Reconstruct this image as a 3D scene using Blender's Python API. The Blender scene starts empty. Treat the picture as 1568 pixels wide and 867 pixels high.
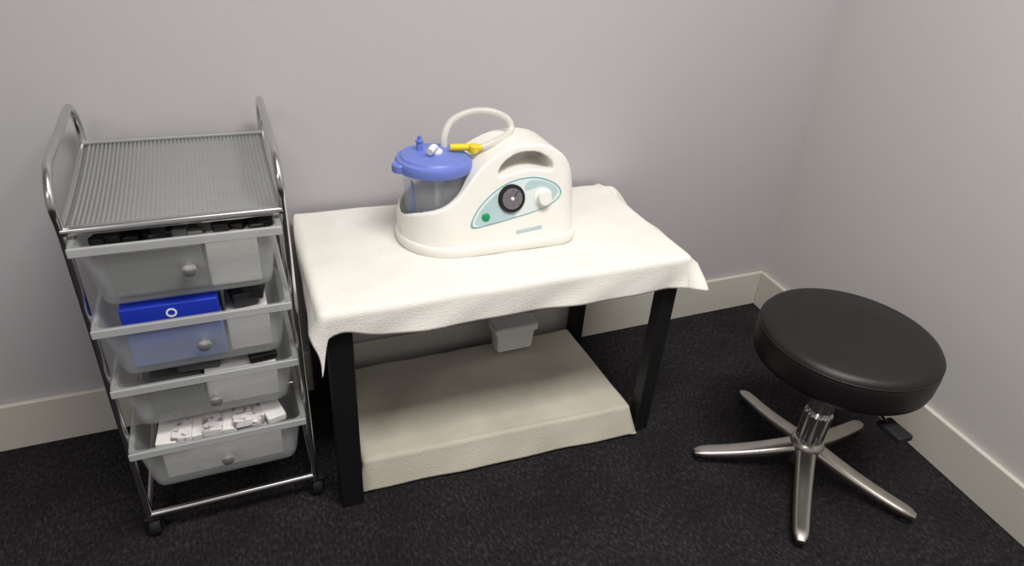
import bpy, bmesh, math, random
from mathutils import Vector, Matrix, noise
random.seed(7)
S=1.25
def P(X,Y,h): return Vector((X*S,Y*S,h*S))
C=bpy.context.scene.collection
# ---------------- materials
def srgb(r,g,b):
    f=lambda c:(c/255/12.92) if c/255<=0.04045 else ((c/255+0.055)/1.055)**2.4
    return (f(r),f(g),f(b),1)
def mat(name,col,rough=.5,metal=0,noise_s=0,noise_amt=0.0,bump=0,bump_s=200,coat=0,col2=None,sheen=0,ior=1.45,p0=.35,p1=.68):
    m=bpy.data.materials.new(name); m.use_nodes=True
    nt=m.node_tree; b=nt.nodes['Principled BSDF']
    b.inputs['Base Color'].default_value=col; b.inputs['Roughness'].default_value=rough
    b.inputs['Metallic'].default_value=metal; b.inputs['IOR'].default_value=ior
    b.inputs['Coat Weight'].default_value=coat
    b.inputs['Sheen Weight'].default_value=sheen
    tc=nt.nodes.new('ShaderNodeTexCoord')
    if noise_s:
        n=nt.nodes.new('ShaderNodeTexNoise'); n.inputs['Scale'].default_value=noise_s; n.inputs['Detail'].default_value=5
        nt.links.new(tc.outputs['Object'],n.inputs['Vector'])
        r=nt.nodes.new('ShaderNodeValToRGB')
        r.color_ramp.elements[0].position=p0; r.color_ramp.elements[1].position=p1
        c2=col2 or tuple(list(c*(1-noise_amt) for c in col[:3])+[1])
        r.color_ramp.elements[0].color=c2; r.color_ramp.elements[1].color=col
        nt.links.new(n.outputs['Fac'],r.inputs['Fac']); nt.links.new(r.outputs['Color'],b.inputs['Base Color'])
    if bump:
        n2=nt.nodes.new('ShaderNodeTexNoise'); n2.inputs['Scale'].default_value=bump_s; n2.inputs['Detail'].default_value=3
        nt.links.new(tc.outputs['Object'],n2.inputs['Vector'])
        bp=nt.nodes.new('ShaderNodeBump'); bp.inputs['Strength'].default_value=bump; bp.inputs['Distance'].default_value=.003
        nt.links.new(n2.outputs['Fac'],bp.inputs['Height']); nt.links.new(bp.outputs['Normal'],b.inputs['Normal'])
    return m
M={}
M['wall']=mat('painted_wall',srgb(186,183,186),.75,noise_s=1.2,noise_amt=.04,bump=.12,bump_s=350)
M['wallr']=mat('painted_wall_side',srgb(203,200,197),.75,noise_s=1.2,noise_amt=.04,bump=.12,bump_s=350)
M['ceil']=mat('ceiling_paint',srgb(225,224,222),.9,noise_s=3,noise_amt=.03)
M['trim']=mat('trim_paint',srgb(206,203,192),.45,noise_s=4,noise_amt=.04)
M['chrome']=mat('chrome',srgb(212,212,211),.2,1,noise_s=20,noise_amt=.06)
M['alu']=mat('brushed_aluminium',srgb(208,204,195),.3,1,noise_s=30,noise_amt=.12)
M['tray']=mat('grey_metal_sheet',srgb(146,148,148),.42,.15,noise_s=25,noise_amt=.06)
M['wire']=mat('grey_wire',srgb(146,148,148),.45,.15,noise_s=40,noise_amt=.06)
M['black']=mat('black_lacquer',srgb(22,21,24),.5,noise_s=9,noise_amt=.2)
M['vinyl']=mat('black_vinyl',srgb(24,21,21),.45,noise_s=12,noise_amt=.15,bump=.15,bump_s=400)
M['rubber']=mat('black_rubber',srgb(22,22,23),.7,noise_s=20,noise_amt=.2)
M['towel']=mat('white_towel',srgb(240,237,230),.95,noise_s=8,noise_amt=.04,bump=.6,bump_s=420)
M['sheet']=mat('beige_sheet',srgb(203,198,182),.95,noise_s=7,noise_amt=.14,bump=.6,bump_s=300)
M['abs']=mat('white_moulded_plastic',srgb(238,236,229),.33,noise_s=6,noise_amt=.02,coat=.15)
M['lid']=mat('blue_lid_plastic',srgb(112,130,208),.4,noise_s=10,noise_amt=.08)
M['yellow']=mat('yellow_plastic',srgb(236,206,40),.4,noise_s=20,noise_amt=.08)
M['white']=mat('white_plastic',srgb(238,238,236),.35,noise_s=20,noise_amt=.03)
M['knob']=mat('satin_silver_knob',srgb(232,232,232),.2,.85,noise_s=40,noise_amt=.05)
M['panel']=mat('panel_blue',srgb(182,205,208),.35,noise_s=20,noise_amt=.05)
M['panel2']=mat('panel_pale',srgb(222,230,228),.35,noise_s=20,noise_amt=.03)
M['teal']=mat('panel_teal',srgb(120,170,178),.35,noise_s=20,noise_amt=.05)
M['green']=mat('green_button',srgb(20,150,95),.3,noise_s=60,noise_amt=.08)
M['gauge']=mat('gauge_face',srgb(125,118,125),.3,noise_s=150,noise_amt=.35)
M['navy']=mat('blue_card',srgb(26,52,178),.5,noise_s=15,noise_amt=.15)
M['blue2']=mat('pale_blue_pack',srgb(105,135,212),.5,noise_s=15,noise_amt=.15)
M['paper']=mat('white_packet',srgb(232,231,226),.6,noise_s=15,noise_amt=.06)
M['grey']=mat('grey_packet',srgb(100,100,99),.6,noise_s=12,noise_amt=.2)
M['dark']=mat('dark_packet',srgb(38,36,38),.5,noise_s=12,noise_amt=.3)
M['print']=mat('printed_packet',srgb(222,220,219),.55,noise_s=90,col2=srgb(150,130,135),p0=.38,p1=.48)
# clear-ish
def thin(name,col,tfac,rough,trl=.3):
    m=bpy.data.materials.new(name); m.use_nodes=True; nt=m.node_tree; b=nt.nodes['Principled BSDF']; out=nt.nodes['Material Output']
    b.inputs['Base Color'].default_value=col; b.inputs['Roughness'].default_value=rough
    n=nt.nodes.new('ShaderNodeTexNoise'); n.inputs['Scale'].default_value=9
    mr=nt.nodes.new('ShaderNodeMapRange'); mr.inputs['To Min'].default_value=tfac-.06; mr.inputs['To Max'].default_value=tfac+.06
    nt.links.new(n.outputs['Fac'],mr.inputs['Value'])
    tl=nt.nodes.new('ShaderNodeBsdfTranslucent'); tl.inputs[0].default_value=col
    m0=nt.nodes.new('ShaderNodeMixShader'); m0.inputs[0].default_value=trl
    nt.links.new(b.outputs[0],m0.inputs[1]); nt.links.new(tl.outputs[0],m0.inputs[2])
    tr=nt.nodes.new('ShaderNodeBsdfTransparent'); mx=nt.nodes.new('ShaderNodeMixShader')
    nt.links.new(mr.outputs['Result'],mx.inputs['Fac'])
    nt.links.new(m0.outputs[0],mx.inputs[1]); nt.links.new(tr.outputs[0],mx.inputs[2]); nt.links.new(mx.outputs[0],out.inputs['Surface'])
    return m
M['frost']=thin('frosted_plastic',srgb(212,215,215),.68,.25,.3)
M['lip']=thin('frosted_lip_plastic',srgb(208,210,210),.30,.25,.3)
M['jar']=thin('clear_jar',srgb(215,220,228),.78,.06,.1)
M['hose']=thin('clear_tube',srgb(238,236,228),.25,.2)
# carpet
def carpet():
    m=bpy.data.materials.new('charcoal_carpet'); m.use_nodes=True; nt=m.node_tree; b=nt.nodes['Principled BSDF']
    tc=nt.nodes.new('ShaderNodeTexCoord')
    mp=nt.nodes.new('ShaderNodeMapping'); mp.inputs['Scale'].default_value=(1,.5,1)
    nt.links.new(tc.outputs['Object'],mp.inputs[0])
    n=nt.nodes.new('ShaderNodeTexNoise'); n.inputs['Scale'].default_value=150; n.inputs['Detail'].default_value=4; n.inputs['Roughness'].default_value=.7
    nt.links.new(mp.outputs[0],n.inputs['Vector'])
    n3=nt.nodes.new('ShaderNodeTexNoise'); n3.inputs['Scale'].default_value=7; n3.inputs['Detail'].default_value=4
    nt.links.new(tc.outputs['Object'],n3.inputs['Vector'])
    r=nt.nodes.new('ShaderNodeValToRGB')
    r.color_ramp.elements[0].position=.35; r.color_ramp.elements[0].color=srgb(25,23,25)
    r.color_ramp.elements[1].position=.74; r.color_ramp.elements[1].color=srgb(66,63,64)
    e=r.color_ramp.elements.new(.52); e.color=srgb(37,35,37)
    ad=nt.nodes.new('ShaderNodeMath'); ad.operation='MULTIPLY_ADD'; ad.inputs[1].default_value=.25; 
    nt.links.new(n3.outputs['Fac'],ad.inputs[0]); 
    sb=nt.nodes.new('ShaderNodeMath'); sb.operation='SUBTRACT'; sb.inputs[1].default_value=.125
    nt.links.new(n.outputs['Fac'],sb.inputs[0]); nt.links.new(sb.outputs[0],ad.inputs[2])
    nt.links.new(ad.outputs[0],r.inputs['Fac']); nt.links.new(r.outputs[0],b.inputs['Base Color'])
    b.inputs['Roughness'].default_value=.95; b.inputs['Specular IOR Level'].default_value=.12
    bp=nt.nodes.new('ShaderNodeBump'); bp.inputs['Strength'].default_value=.5; bp.inputs['Distance'].default_value=.004
    nt.links.new(n.outputs['Fac'],bp.inputs['Height']); nt.links.new(bp.outputs[0],b.inputs['Normal'])
    return m
M['carpet']=carpet()

# ---------------- helpers
def empty(name,loc=(0,0,0)):
    o=bpy.data.objects.new(name,None); o.location=loc; o.empty_display_size=.1; C.objects.link(o); return o
def par(o,p):
    if p is not None:
        o.parent=p; o.matrix_parent_inverse=Matrix.Translation(-Vector(p.location))
    return o
def mk(name,bm,m,parent=None,smooth=True,bevel=0,segs=3,ang=35):
    bmesh.ops.recalc_face_normals(bm,faces=bm.faces)
    me=bpy.data.meshes.new(name); bm.to_mesh(me); bm.free()
    o=bpy.data.objects.new(name,me); C.objects.link(o)
    if m: me.materials.append(M[m])
    if smooth:
        for p in me.polygons: p.use_smooth=True
        me.set_sharp_from_angle(angle=math.radians(ang))
    if bevel:
        b=o.modifiers.new('b','BEVEL'); b.width=bevel; b.segments=segs; b.limit_method='ANGLE'; b.harden_normals=False
    return par(o,parent)
def box(name,lo,hi,m,parent=None,bevel=.002,rot=None):
    lo=Vector(lo);hi=Vector(hi); c=(lo+hi)/2; d=hi-lo
    bm=bmesh.new(); bmesh.ops.create_cube(bm,size=1)
    bmesh.ops.scale(bm,vec=d,verts=bm.verts)
    if rot: bmesh.ops.rotate(bm,cent=(0,0,0),matrix=rot,verts=bm.verts)
    bmesh.ops.translate(bm,vec=c,verts=bm.verts)
    return mk(name,bm,m,parent,True,bevel)
def prism(name,pts,z0,z1,m,parent=None,bevel=0):
    bm=bmesh.new(); a=[bm.verts.new((x,y,z0)) for x,y in pts]; b=[bm.verts.new((x,y,z1)) for x,y in pts]
    bm.faces.new(a); bm.faces.new(b); n=len(pts)
    for i in range(n): bm.faces.new((a[i],a[(i+1)%n],b[(i+1)%n],b[i]))
    return mk(name,bm,m,parent,True,bevel)
def loft(name,rings,m,parent=None,cap0=True,cap1=True,ang=35,solid=0):
    bm=bmesh.new(); R=[[bm.verts.new(p) for p in r] for r in rings]; n=len(R[0])
    for a,b in zip(R,R[1:]):
        for i in range(n): bm.faces.new((a[i],a[(i+1)%n],b[(i+1)%n],b[i]))
    if cap0: bm.faces.new(R[0][::-1])
    if cap1: bm.faces.new(R[-1])
    o=mk(name,bm,m,parent,ang=ang)
    if solid:
        s=o.modifiers.new('s','SOLIDIFY'); s.thickness=solid; s.offset=0
    return o
def lathe(name,prof,center,m,parent=None,n=48,rot=None,ang=40,cap0=True,cap1=True):
    c=Vector(center); rings=[]
    for r,z in prof:
        ring=[]
        for i in range(n):
            a=2*math.pi*i/n; v=Vector((r*math.cos(a),r*math.sin(a),z))
            if rot: v=rot@v
            ring.append(c+v)
        rings.append(ring)
    return loft(name,rings,m,parent,cap0,cap1,ang)
def rrect(cx,cy,hx,hy,r,z,k=5):
    out=[]
    for (sx,sy,a0) in ((1,1,0),(-1,1,90),(-1,-1,180),(1,-1,270)):
        for i in range(k+1):
            a=math.radians(a0+90*i/k)
            out.append(Vector((cx+sx*(hx-r)+r*math.cos(a),cy+sy*(hy-r)+r*math.sin(a),z)))
    return out
def fillet(pts,r,k=6):
    pts=[Vector(p) for p in pts]; out=[pts[0]]
    for i in range(1,len(pts)-1):
        a,b,c=pts[i-1],pts[i],pts[i+1]
        u=(a-b);v=(c-b); rr=min(r,u.length*.49,v.length*.49); p0=b+u.normalized()*rr; p1=b+v.normalized()*rr
        for j in range(k+1):
            t=j/k; out.append(p0*(1-t)**2+b*2*t*(1-t)+p1*t*t)
    out.append(pts[-1]); return out
def tube(name,pts,r,m,parent=None,cyclic=False,res=5):
    cu=bpy.data.curves.new(name,'CURVE'); cu.dimensions='3D'; cu.bevel_depth=r; cu.bevel_resolution=res; cu.use_fill_caps=True
    s=cu.splines.new('POLY'); s.points.add(len(pts)-1)
    for i,p in enumerate(pts): s.points[i].co=(*p,1)
    s.use_cyclic_u=cyclic; s.use_smooth=True
    cu.materials.append(M[m]); o=bpy.data.objects.new(name,cu); C.objects.link(o); return par(o,parent)
def crom(pts,k=8):
    pts=[Vector(p) for p in pts]; q=[pts[0]*2-pts[1]]+pts+[pts[-1]*2-pts[-2]]; out=[]
    for i in range(1,len(q)-2):
        for j in range(k):
            t=j/k; a,b,c,d=q[i-1:i+3]
            out.append(.5*((2*b)+(c-a)*t+(2*a-5*b+4*c-d)*t*t+(-a+3*b-3*c+d)*t**3))
    out.append(pts[-1]); return out

# ---------------- room
YW=1.228*S; H=2.6
def rx(y): return (1.346-(1.228-y/S)*0.092)*S
YF=-2.0; XL=-2.4
XR0=rx(YF); XR1=rx(YW)
box('floor',(XL-.1,YF-.1,-.1),(2.1,YW+.1,0),'carpet',bevel=0)
box('ceiling',(XL-.1,YF-.1,H),(2.1,YW+.1,H+.1),'ceil',bevel=0)
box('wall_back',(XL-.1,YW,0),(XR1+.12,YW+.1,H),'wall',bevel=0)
box('wall_left',(XL-.1,YF,0),(XL,YW,H),'wall',bevel=0)
box('wall_front',(XL-.1,YF-.1,0),(XR0+.1,YF,H),'wall',bevel=0)
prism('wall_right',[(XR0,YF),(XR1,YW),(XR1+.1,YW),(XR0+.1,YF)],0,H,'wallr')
BH=.132;BT=.014
prism('baseboard_back',[(XL,YW-BT),(XR1-.002,YW-BT),(XR1-.002,YW),(XL,YW)],0,BH,'trim',bevel=.004)
prism('baseboard_right',[(XR0-BT,YF),(XR1-BT,YW-BT),(XR1,YW-BT),(XR0,YF)],0,BH,'trim',bevel=.004)

# ---------------- side table
T=empty('side_table',P(.43,1.04,0))
x0,x1,y0,y1=.096,.750,.868,1.210; TH=.428
box('tabletop',P(x0,y0,TH-.04),P(x1,y1,TH),'black',T,.003)
lw=.031
for i,(lx,ly) in enumerate(((x0,y0),(x1-lw,y0),(x0,y1-lw),(x1-lw,y1-lw))):
    box('leg_%d'%(i+1),P(lx+.001,ly+.001,0),P(lx+lw+(.009 if lx==x0 else 0),ly+lw,TH-.04),'black',T,.002)

# ---------------- towel over table
def drape(name,x0,x1,y0,y1,h,ol,orr,of,ob,flare,m,nx=170,ny=100,r=.010,hmin=-1,wr=.0012,fold=.012,seed=0,thick=.0035,bumps=(),skew=0):
    bm=bmesh.new(); V=[]
    for j in range(ny+1):
        row=[]
        for i in range(nx+1):
            s=i/nx;t=j/ny
            u=x0-ol(t)+(x1+orr(t)-x0+ol(t))*s; 
            v=y0-of(s)+(y1+ob(s)-y0+of(s))*t
            cx=min(max(u,x0),x1); cy=min(max(v,y0),y1); dx=u-cx; dy=v-cy; d=math.hypot(dx,dy)
            nz=noise.fractal(Vector((u*9+seed,v*9,0)),1,2,3)
            nz2=noise.noise(Vector((u*3+seed,v*3,4)))
            bz=sum(a*math.exp(-((u-bx)/wx)**2-((v-by)/wy)**2) for bx,by,wx,wy,a in bumps)
            if d<1e-9:
                X,Y,Z=cx,cy,h+wr*nz+wr*1.2*nz2
            else:
                ux,uy=dx/d,dy/d
                fl=flare(ux,uy,s,t)
                if d<r*math.pi/2: out=r*math.sin(d/r); dr=r*(1-math.cos(d/r))
                else:
                    rest=d-r*math.pi/2
                    per=(u*1.0 - v*1.3)
                    w=fold*math.sin(per*22+seed)+fold*.6*math.sin(per*47+1.3+seed)+fold*.8*noise.noise(Vector((u*8,v*8,seed)))
                    k=min(1,rest/.05)
                    out=r+rest*fl+w*k; dr=r+rest*math.sqrt(max(0,1-fl*fl))
                X=cx+ux*out;Y=cy+uy*out;Z=h-dr+wr*nz*(.4)
                if Z<hmin: Z=hmin
            Y=min(Y,1.2255)
            Y-=skew*s*(1-t)
            row.append(bm.verts.new(P(X,Y,Z+bz)))
        V.append(row)
    for j in range(ny):
        for i in range(nx): bm.faces.new((V[j][i],V[j][i+1],V[j+1][i+1],V[j+1][i]))
    o=mk(name,bm,m,None,ang=180)
    s=o.modifiers.new('s','SOLIDIFY'); s.thickness=thick; s.offset=1
    return o
def fl1(ux,uy,s,t):
    right=max(0,ux); front=max(0,-uy); left=max(0,-ux)
    tot=right+front+left+1e-6
    return (right*.86+front*(.12+.45*max(0,(s-.9)/.1))+left*.34)/tot
drape('white_towel',x0,x1,y0,y1,TH+.004,
      lambda t:.058*(1-t)+.002, lambda t:.040+.026*t, lambda s:.056+.010*s-.016*math.exp(-((s-.11)/.05)**2)+.040*math.exp(-(s/.05)**2), lambda s:0.0,
      fl1,'towel',wr=.0030,fold=.0035,bumps=((.790,1.18,.03,.025,.018),(.775,1.12,.012,.09,.006)))

# sheet draped over the low shelf
o=drape('beige_sheet',.152,.700,.915,1.180,.064,
      lambda t:.05, lambda t:.052, lambda s:.064, lambda s:.0,
      lambda ux,uy,s,t:.30 if uy<-.5 else .0,'sheet',hmin=.004,wr=.0030,fold=.0012,seed=5,r=.006,thick=.0025,skew=.034)
box('lower_shelf',P(.170,.93,0),P(.685,1.165,.050),'black',T,.002)

# small white box on shelf
W=empty('power_adapter_box',P(.545,1.16,.07))
lo=.076
bx,by=.543,1.150
rings=[rrect(bx*S,by*S,.043*S,.020*S,.008,lo*S),rrect(bx*S,by*S,.047*S,.022*S,.008,(lo+.05)*S),rrect(bx*S,by*S,.053*S,.026*S,.009,(lo+.05)*S),rrect(bx*S,by*S,.053*S,.026*S,.009,(lo+.063)*S),rrect(bx*S,by*S,.049*S,.023*S,.008,(lo+.066)*S)]
loft('case',rings,'white',W,ang=30)

# ---------------- suction machine
def dup(o):
    dg=bpy.context.evaluated_depsgraph_get(); dg.update()
    me=bpy.data.meshes.new_from_object(o.evaluated_get(dg)); return me
SM=empty('suction_machine',P(.42,1.055,TH+.008))
zb=TH+.0095
cyM=1.056
outer=crom([(.262,0,0),(.260,.045,0),(.270,.064,0),(.290,.074,0),(.320,.084,0),(.345,.099,0),(.366,.121,0),(.385,.141,0),(.412,.160,0),(.445,.174,0),(.480,.1785,0),(.518,.172,0),(.548,.154,0),(.568,.120,0),(.576,.06,0),(.578,0,0)],6)
hole=[]
for i in range(32):
    a=2*math.pi*i/32; c,s=math.cos(a),math.sin(a)
    xx=math.copysign(abs(c)**.75,c)*.052; yy=math.copysign(abs(s)**.75,s)*.0150
    hole.append((.473+xx,.1515+yy-.30*(xx**2)/.050+.04*xx,0))
cu=bpy.data.curves.new('prof','CURVE'); cu.dimensions='2D'; cu.fill_mode='BOTH'; cu.extrude=.14
for pts in (outer,hole):
    s=cu.splines.new('POLY'); s.points.add(len(pts)-1); s.use_cyclic_u=True
    for i,p in enumerate(pts): s.points[i].co=(p[0]*S,p[1]*S,0,1)
A=bpy.data.objects.new('A',cu); C.objects.link(A)
bpy.context.view_layer.update()
meA=dup(A); bpy.data.objects.remove(A)
meA.transform(Matrix.Translation((0,cyM*S,zb*S))@Matrix.Rotation(math.radians(90),4,'X'))
bmw=bmesh.new(); bmw.from_mesh(meA); bmesh.ops.remove_doubles(bmw,verts=bmw.verts,dist=1e-5); bmesh.ops.recalc_face_normals(bmw,faces=bmw.faces); bmw.to_mesh(meA); bmw.free()
A=bpy.data.objects.new('A',meA); C.objects.link(A)
def yhalf(h): return .093-.255*h if h>0 else .093
def plan(h):
    hy=yhalf(max(h,0)); out=[]
    xl,xr=.258,.580; rl=min(hy,.09); rrr=.045 if hy>.05 else hy*.9
    for k,(cx,cy,r,a0,a1) in enumerate(((xr-rrr,hy-rrr,rrr,0,90),(xl+rl,hy-rl,rl,90,180),(xl+rl,-hy+rl,rl,180,270),(xr-rrr,-hy+rrr,rrr,270,360))):
        for i in range(13):
            a=math.radians(a0+(a1-a0)*i/12); out.append(P(cx+r*math.cos(a),cyM+cy+r*math.sin(a),zb+h))
    return out
B=loft('B',[plan(h) for h in (-.01,0,.03,.06,.1,.14,.2)],'abs')
JX,JY,JR=.323,1.057,.0545
Cc=lathe('Cc',[((JR+.004)*S,.018*S),((JR+.008)*S,.25*S)],P(JX,JY,zb),'abs',n=64)
def boo(o,t,op):
    m=o.modifiers.new(op,'BOOLEAN'); m.object=t; m.operation=op; m.solver='EXACT'
boo(A,B,'INTERSECT'); boo(A,Cc,'DIFFERENCE')
rm=A.modifiers.new('r','REMESH'); rm.mode='VOXEL'; rm.voxel_size=.0025; rm.use_smooth_shade=True
sm=A.modifiers.new('sm','SMOOTH'); sm.factor=.5; sm.iterations=9
bpy.context.view_layer.update()
me=dup(A); 
for oo in (A,B,Cc): bpy.data.objects.remove(oo)
me.materials.clear(); me.materials.append(M['abs'])
for p in me.polygons: p.use_smooth=True
body=bpy.data.objects.new('housing',me); C.objects.link(body); par(body,SM)
def planoff(h,off):
    c=Vector((.419*S,cyM*S,0)); out=[]
    for p in plan(0):
        d=Vector((p.x,p.y,0))-c; d2=d*(1+off/ d.length); out.append(Vector((c.x+d2.x,c.y+d2.y,(zb+h)*S)))
    return out
loft('base_skirt',[planoff(-.002,.0),planoff(.001,.003),planoff(.012,.004),planoff(.017,.0015),planoff(.018,-.002)],'abs',SM,ang=60)
# jar
lathe('collection_jar',[(JR*.86*S,.022*S),(JR*.9*S,.026*S),(JR*.97*S,.10*S),(JR*.99*S,.142*S)],P(JX,JY,zb),'jar',SM,cap1=False)
lathe('jar_float_tube',[(.008,.06*S),(.009,.062*S),(.009,.10*S),(.014,.105*S),(.014,.13*S)],P(JX+.01,JY,zb),'white',SM)
box('jar_scale',P(JX-.046,JY-.032,zb+.06),P(JX-.045,JY-.018,zb+.12),'blue2',SM,.0003)
LR=.0665*S
lathe('lid',[(LR*.93,.132*S),(LR*.985,.133*S),(LR,.137*S),(LR,.146*S),(LR*.97,.150*S),(LR*.88,.152*S),(LR*.84,.1555*S),(LR*.5,.158*S),(LR*.02,.158*S)],P(JX,JY,zb),'lid',SM,n=64,ang=30)
lathe('lid_tab',[(.013*S,.134*S),(.014*S,.136*S),(.014*S,.146*S),(.012*S,.148*S)],P(JX-.062,JY-.01,zb),'lid',SM,n=20)
lathe('lid_port',[(.006*S,.156*S),(.0055*S,.172*S),(.007*S,.173*S),(.007*S,.176*S),(.0035*S,.177*S),(.0035*S,.183*S)],P(JX-.020,JY+.018,zb),'lid',SM,n=20)
tube('elbow_port',crom([P(JX+.004,JY+.0,zb+.155),P(JX+.002,JY-.003,zb+.166),P(JX-.004,JY-.010,zb+.171),P(JX-.014,JY-.022,zb+.168)]),.0075,'white',SM)
lathe('elbow_collar',[(.014,0),(.014,.006),(.011,.009)],P(JX+.004,JY,zb+.157),'white',SM,n=24)
tube('yellow_connector',[P(.352,1.055,zb+.166),P(.374,1.049,zb+.167),P(.405,1.043,zb+.166)],.0075,'yellow',SM)
lathe('yellow_cap',[(.011,0),(.012,.003),(.012,.014),(.009,.017)],P(.390,1.044,zb+.159),'yellow',SM,n=24)
tube('suction_hose',crom([P(.350,1.085,zb+.156),P(.352,1.09,zb+.175),P(.368,1.10,zb+.197),P(.40,1.10,zb+.211),P(.435,1.09,zb+.214),P(.464,1.08,zb+.203),P(.470,1.07,zb+.187),P(.455,1.06,zb+.177),P(.428,1.045,zb+.173),P(.405,1.043,zb+.166)],10),.0080,'hose',SM)
tilt=math.atan(.255)
def F(X,h,off=0):
    y=cyM-yhalf(h); n=Vector((0,-math.cos(tilt),math.sin(tilt)))
    return P(X,y,zb+h)+n*off
def slab(name,pts,t,m,off=0.0005):
    bm=bmesh.new(); a=[bm.verts.new(F(x,h,off-.002)) for x,h in pts]; b=[bm.verts.new(F(x,h,off+t)) for x,h in pts]
    bm.faces.new(a);bm.faces.new(b);n=len(pts)
    for i in range(n): bm.faces.new((a[i],a[(i+1)%n],b[(i+1)%n],b[i]))
    return mk(name,bm,m,SM,bevel=.0003,segs=1)
def smoothpoly(pts,k=6):
    q=[Vector((x,h,0)) for x,h in pts]; n=len(q); out=[]
    for i in range(n):
        a,b,c,d=q[i-1],q[i],q[(i+1)%n],q[(i+2)%n]
        for j in range(k):
            t=j/k; v=.5*((2*b)+(c-a)*t+(2*a-5*b+4*c-d)*t*t+(-a+3*b-3*c+d)*t**3); out.append((v.x,v.y))
    return out
pp=[(.366,.048),(.376,.074),(.405,.101),(.445,.120),(.49,.123),(.527,.110),(.540,.092),(.525,.076),(.49,.064),(.44,.055),(.40,.049)]
slab('panel_border',smoothpoly(pp),.0006,'teal')
cx=sum(p[0] for p in pp)/len(pp); cy=sum(p[1] for p in pp)/len(pp)
slab('panel_face',smoothpoly([(cx+(x-cx)*.965,cy+(y-cy)*.94) for x,y in pp]),.0010,'panel2')
slab('panel_wave',smoothpoly([(.374,.052),(.382,.072),(.405,.094),(.425,.104),(.43,.075),(.45,.060),(.41,.052)]),.0013,'panel')
slab('panel_accent',smoothpoly([(.470,.102),(.475,.117),(.50,.116),(.525,.106),(.533,.094),(.522,.082),(.518,.098),(.50,.106)]),.0014,'panel')  # printed blue-grey shape right of the gauge
slab('label_strip',[(.45,.028),(.50,.032),(.50,.038),(.45,.034)],.0006,'panel')
Rt=Matrix.Rotation(math.radians(90)-tilt,3,'X')
def disc(name,X,h,prof,m,n=40): return lathe(name,prof,F(X,h),m,SM,n=n,rot=Rt)
disc('gauge_bezel',.442,.091,[(.031,-.002),(.031,.006),(.029,.009),(.024,.009),(.023,.006)],'rubber')
disc('gauge_dial',.442,.091,[(.0235,.0),(.0235,.0085)],'gauge')
disc('gauge_hub',.442,.091,[(.004,.008),(.004,.010),(.002,.011)],'white')
slab('gauge_needle',[(.4415,.091),(.4425,.091),(.454,.103),(.4532,.1038)],.0095,'rubber',0)
disc('knob_ring',.503,.086,[(.021,-.001),(.021,.003),(.019,.004)],'white')
disc('vacuum_knob',.503,.086,[(.017,0),(.0165,.014),(.0145,.017)],'abs')
disc('power_button',.393,.064,[(.009,-.001),(.009,.004),(.007,.0055)],'green')

# ---------------- drawer cart
K=empty('drawer_cart',P(-.077,1.05,0))
XLc,XRc,YFc,YBc=-.212,.058,.917,1.195
tr=.0072
hb=.052; ht=.662
for nm,X in (('left',XLc),('right',XRc)):
    pts=fillet([P(X,YFc,hb-.01),P(X,YFc,.585),P(X,YFc-.012,.625),P(X,YFc+.022,ht),P(X,YBc-.02,ht+.010),P(X,YBc+.012,.630),P(X,YBc,.585),P(X,YBc,hb-.01)],.035,8)
    tube('side_frame_'+nm,pts,tr,'chrome',K)
    tube('bottom_rail_'+nm,[P(X,YFc,hb),P(X,YBc,hb)],tr*.9,'chrome',K)
for nm,Y in (('front',YFc),('back',YBc)):
    tube('bottom_bar_'+nm,[P(XLc,Y,hb),P(XRc,Y,hb)],tr*1.05,'chrome',K)
tf,tb=.583,.602
def th(y): 
    t=(y-YFc)/(YBc-YFc); return tf+(tb-tf)*t*t
bm=bmesh.new(); rows=[]
for j in range(13):
    y=YFc+(YBc-YFc)*j/12; rows.append([bm.verts.new(P(x,y,th(y))) for x in (XLc+.004,XRc-.004)])
for a,b in zip(rows,rows[1:]): bm.faces.new((a[0],a[1],b[1],b[0]))
o=mk('tray_sheet',bm,'tray',K); s=o.modifiers.new('s','SOLIDIFY'); s.thickness=.002; s.offset=-1
bmw=bmesh.new()
NW=44
for i in range(NW):
    x=XLc+.010+(XRc-XLc-.020)*i/(NW-1)
    for a in range(12):
        ya=YFc+(YBc-YFc)*a/12; yb=YFc+(YBc-YFc)*(a+1)/12
        w=.0015; z=.00045
        vs=[bmw.verts.new(P(x-w,ya,th(ya))),bmw.verts.new(P(x,ya,th(ya)+z)),bmw.verts.new(P(x+w,ya,th(ya))),
            bmw.verts.new(P(x-w,yb,th(yb))),bmw.verts.new(P(x,yb,th(yb)+z)),bmw.verts.new(P(x+w,yb,th(yb)))]
        bmw.faces.new((vs[0],vs[1],vs[4],vs[3])); bmw.faces.new((vs[1],vs[2],vs[5],vs[4]))
mk('tray_wires',bmw,'wire',K)
tube('tray_front_bar',[P(XLc,YFc-.002,tf),P(XRc,YFc-.002,tf)],.0085,'chrome',K)
tube('tray_back_bar',[P(XLc,YBc,tb+.002),P(XRc,YBc,tb+.002)],.005,'wire',K)
for nm,X in (('left',XLc),('right',XRc)):
    tube('tray_side_'+nm,[P(X,YFc+(YBc-YFc)*i/8,th(YFc+(YBc-YFc)*i/8)) for i in range(9)],.005,'chrome',K)
tops=[.571,.449,.342,.226]
D_=[.099,.094,.088,.096]
cxd=-.077; cyd=1.035
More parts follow.
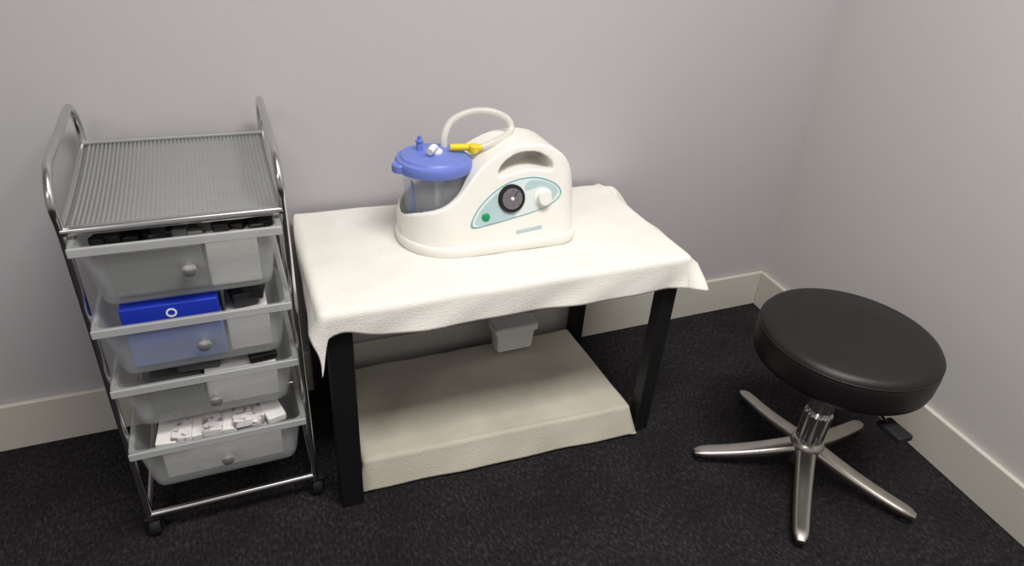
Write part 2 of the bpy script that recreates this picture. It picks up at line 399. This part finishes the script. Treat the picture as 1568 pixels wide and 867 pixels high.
for i,ht_ in enumerate(tops):
    yo=[0,-.004,0,-.008][i]
    d_=D_[i]
    hb_=ht_-d_
    R=lambda hx,hy,r,h,dy=0: rrect(cxd*S,(cyd+yo+dy)*S,hx*S,hy*S,r,h*S,6)
    rings=[R(.102,.128,.022,hb_),R(.108,.134,.022,hb_+.004),R(.111,.138,.020,hb_+.02),R(.121,.145,.016,ht_-.004),R(.122,.146,.015,ht_),R(.129,.151,.012,ht_),R(.1295,.152,.012,ht_-.006)]
    loft('drawer_%d'%(i+1),rings,'frost',K,cap1=False,ang=50,solid=.0022)
    box('drawer_lip_%d'%(i+1),P(cxd-.129,cyd+yo-.155,ht_-.010),P(cxd+.129,cyd+yo-.151,ht_+.003),'lip',K,.002)
    rot=Matrix.Rotation(math.radians(90),3,'X')
    lathe('knob_%d'%(i+1),[(.004,0),(.0045,.008),(.010,.012),(.0125,.018),(.011,.023),(.005,.026)],P(cxd+.004,cyd+yo-.1425,ht_-.045),'knob',K,n=28,rot=rot)
    for X in (XLc+.006,XRc-.006):
        tube('runner_%d'%(i+1),[P(X,YFc,ht_-.012),P(X,YBc,ht_-.012)],.0035,'chrome',K)
for i,(X,Y) in enumerate(((XLc,YFc),(XRc,YFc),(XLc,YBc),(XRc,YBc))):
    rot=Matrix.Rotation(math.radians(90),3,'Y')
    c=P(X,Y,0)+Vector((.004,.012 if Y<1 else -.012,.0235))
    lathe('caster_wheel_%d'%(i+1),[(.012,-.011),(.021,-.011),(.0235,-.008),(.0235,.008),(.021,.011),(.012,.011)],c,'rubber',K,n=32,rot=rot)
    for sx in (-1,1):
        box('caster_fork_%d'%(i+1),c+Vector((sx*.0145-.0015,-.011,-.006)),c+Vector((sx*.0145+.0015,.011,.027)),'rubber',K,.001)
    box('caster_plate_%d'%(i+1),c+Vector((-.016,-.016,.025)),c+Vector((.016,.014,.031)),'rubber',K,.002)
    tube('caster_stem_%d'%(i+1),[P(X,Y,.04),P(X,Y,.055)],.006,'rubber',K)
# contents of the drawers
def pk(nm,X0,X1,Y0,Y1,h0,h1,m,rz=0,rxx=0):
    r=(Matrix.Rotation(math.radians(rz),3,'Z')@Matrix.Rotation(math.radians(rxx),3,'X'))
    box(nm,P(X0,Y0,h0),P(X1,Y1,h1),m,K,.003,r)
b1=tops[0]-D_[0]+.003
pk('supply_grey_pack',-.172,-.055,.913,1.02,b1+.002,b1+.070,'grey',0)
pk('supply_white_pack',-.050,.018,.910,1.02,b1+.002,b1+.080,'paper',0)
for i in range(14):
    x=-.178+.0155*i; pk('supply_dark_pouch',x,x+.020,.915+.02*random.random(),.98,b1+.078,b1+.088+.008*random.random(),random.choice(['dark','grey','dark','grey','dark']),random.uniform(-30,30),random.uniform(-10,10))
b2=tops[1]-D_[1]+.003
pk('supply_pale_blue_pack',-.172,-.045,.908,1.0,b2+.002,b2+.066,'blue2',0)
pk('supply_white_pack_b',-.040,.02,.912,1.0,b2+.002,b2+.064,'paper',0)
pk('supply_dark_pouch_b',-.036,.000,.925,1.05,b2+.076,b2+.100,'dark',8,8)
pk('supply_dark_pouch_b',-.006,.024,.925,1.05,b2+.072,b2+.092,'dark',-8,-6)
b3=tops[2]-D_[2]+.003
pk('supply_grey_pack_b',-.165,-.09,.915,1.05,b3+.002,b3+.060,'grey',0)
pk('supply_white_pack_c',-.085,.02,.915,1.05,b3+.002,b3+.068,'paper',0)
pk('supply_dark_pouch_c',-.02,.022,.915,.96,b3+.070,b3+.082,'dark',5)
pk('supply_dark_pouch_c',-.12,-.06,.925,.97,b3+.066,b3+.078,'grey',-5)
b4=tops[3]-D_[3]+.003
pk('supply_white_pack_d',-.168,.012,.905,1.05,b4+.002,b4+.074,'paper',0)
for i in range(8):
    x=-.168+.022*i; pk('supply_printed_sachet',x,x+.030,.892+.008*random.random(),.97,b4+.080,b4+.090+.006*random.random(),'print' if i in(1,3,5,6) else 'paper',random.uniform(-14,14),random.uniform(-10,10))
BB=empty('blue_supply_box',P(-.1,.95,b2+.09))
box('carton',P(-.172,.900,b2+.070),P(-.046,1.01,b2+.106),'navy',BB,.002)
lathe('logo_ring',[(.009,0),(.009,.0012),(.006,.0012),(.006,0)],P(-.108,.900,b2+.092),'white',BB,n=24,rot=Matrix.Rotation(math.radians(90),3,'X'),cap0=False,cap1=False)

# ---------------- stool
ST=empty('swivel_stool',P(.993,.668,0))
sc=P(.992,.668,0)
R=.158*S; hs=.347*S; Tk=.077
sc2=sc+Vector((.002,.002,0))
lathe('seat',[(R*.3,hs-Tk*S),(R*.93,hs-(Tk-.002)*S),(R*.985,hs-(Tk-.009)*S),(R,hs-(Tk-.020)*S),(R*1.005,hs-.028*S),(R*.995,hs-.015*S),(R*.965,hs-.006*S),(R*.90,hs-.0015*S),(R*.5,hs+.0010*S),(R*.02,hs+.0015*S)],sc2,'vinyl',ST,n=96,ang=180)
tube('seat_piping',[sc2+Vector((R*.991*math.cos(a),R*.991*math.sin(a),hs-.0145*S)) for a in [2*math.pi*i/96 for i in range(96)]],.0020,'vinyl',ST,cyclic=True)
lathe('seat_plate',[(.06,hs-(Tk+.010)*S),(.085,hs-(Tk+.006)*S),(.085,hs-(Tk-.002)*S)],sc,'black',ST)
lathe('gas_column',[(.024,.07*S),(.024,.16*S),(.030,.162*S),(.030,.22*S),(.033,.222*S),(.033,hs-(Tk+.006)*S)],sc,'chrome',ST)
rings=[]
for h,rr in ((.080,.030),(.084,.033),(.150,.034),(.155,.030)):
    ring=[]
    for i in range(72):
        a=2*math.pi*i/72; r_=rr*(1-.10*(i%4<2)); ring.append(sc+Vector((r_*math.cos(a),r_*math.sin(a),h*S)))
    rings.append(ring)
loft('ribbed_sleeve',rings,'chrome',ST,ang=20)
lathe('hub',[(.034,.026*S),(.042,.030*S),(.044,.052*S),(.042,.070*S),(.036,.082*S),(.025,.085*S)],sc,'alu',ST,ang=50)
for k in range(5):
    a=math.radians(155+72*k); d=Vector((math.cos(a),math.sin(a),0)); n=Vector((-d.y,d.x,0))
    rings=[]
    RL=.219*S
    for i in range(17):
        t=i/16; r=.018+(RL-.018)*t
        z=(.062-.041*t-.006*math.sin(t*math.pi))*S
        w=(.0245-.0070*t); hh=(.018-.009*t)
        if i==16: w*=.55;hh*=.5
        if i==15: w*=.9
        ring=[]
        for j in range(20):
            b=2*math.pi*j/20; c_,s_=math.cos(b),math.sin(b)
            ring.append(sc+d*r+n*(w*math.copysign(abs(c_)**.6,c_))+Vector((0,0,z+hh*math.copysign(abs(s_)**.8,s_))))
        rings.append(ring)
    loft('base_leg_%d'%(k+1),rings,'alu',ST,ang=60)
    lathe('glide_%d'%(k+1),[(.012,0),(.013,.003),(.011,.010),(.006,.012),(.006,.028)],sc+d*(.203*S),'rubber',ST,n=20)
lp=[sc+Vector((0,-.02,hs-(Tk+.004)*S)),P(.975,.56,.256),P(.972,.53,.246)]
tube('lever_rod',lp,.005,'chrome',ST)
rot=Matrix.Rotation(math.radians(-3),3,'Z')
box('lever_paddle',P(.958,.490,.238),P(.990,.540,.250),'rubber',ST,.004,rot)

# ---------------- lighting
def panel(nm,x,y,w,d,e,col=(1,.972,.935)):
    L=empty(nm,(x,y,H-.03))
    box('housing',(x-w/2-.03,y-d/2-.03,H-.03),(x+w/2+.03,y+d/2+.03,H-.001),'white',L,.004)
    li=bpy.data.lights.new(nm+'_lamp','AREA'); li.shape='RECTANGLE'; li.size=w; li.size_y=d; li.energy=e; li.color=col
    lo=bpy.data.objects.new('lamp',li); lo.location=(x,y,H-.04); C.objects.link(lo); par(lo,L)
panel('ceiling_light',.6,0.15,1.2,.6,57)
panel('ceiling_light.001',-1.4,-.9,1.2,.6,22)
w=bpy.data.worlds.new('world'); w.use_nodes=True; w.node_tree.nodes['Background'].inputs[0].default_value=(.8,.85,1,1); w.node_tree.nodes['Background'].inputs[1].default_value=.1
bpy.context.scene.world=w
# ---------------- camera
cam=bpy.data.cameras.new('camera'); cam.sensor_width=36; cam.lens=1025/1568*36; cam.clip_start=.02
co=bpy.data.objects.new('camera',cam); C.objects.link(co)
r=Vector((.9212,-.3835,.0649)).normalized(); b=Vector((-.3609,-.7799,.5117)); b=(b-r*b.dot(r)).normalized(); u=b.cross(r)
m=Matrix((r,u,b)).transposed().to_4x4(); m.translation=Vector((0,0,S)); co.matrix_world=m
bpy.context.scene.camera=co
bpy.context.scene.view_settings.view_transform='Standard'
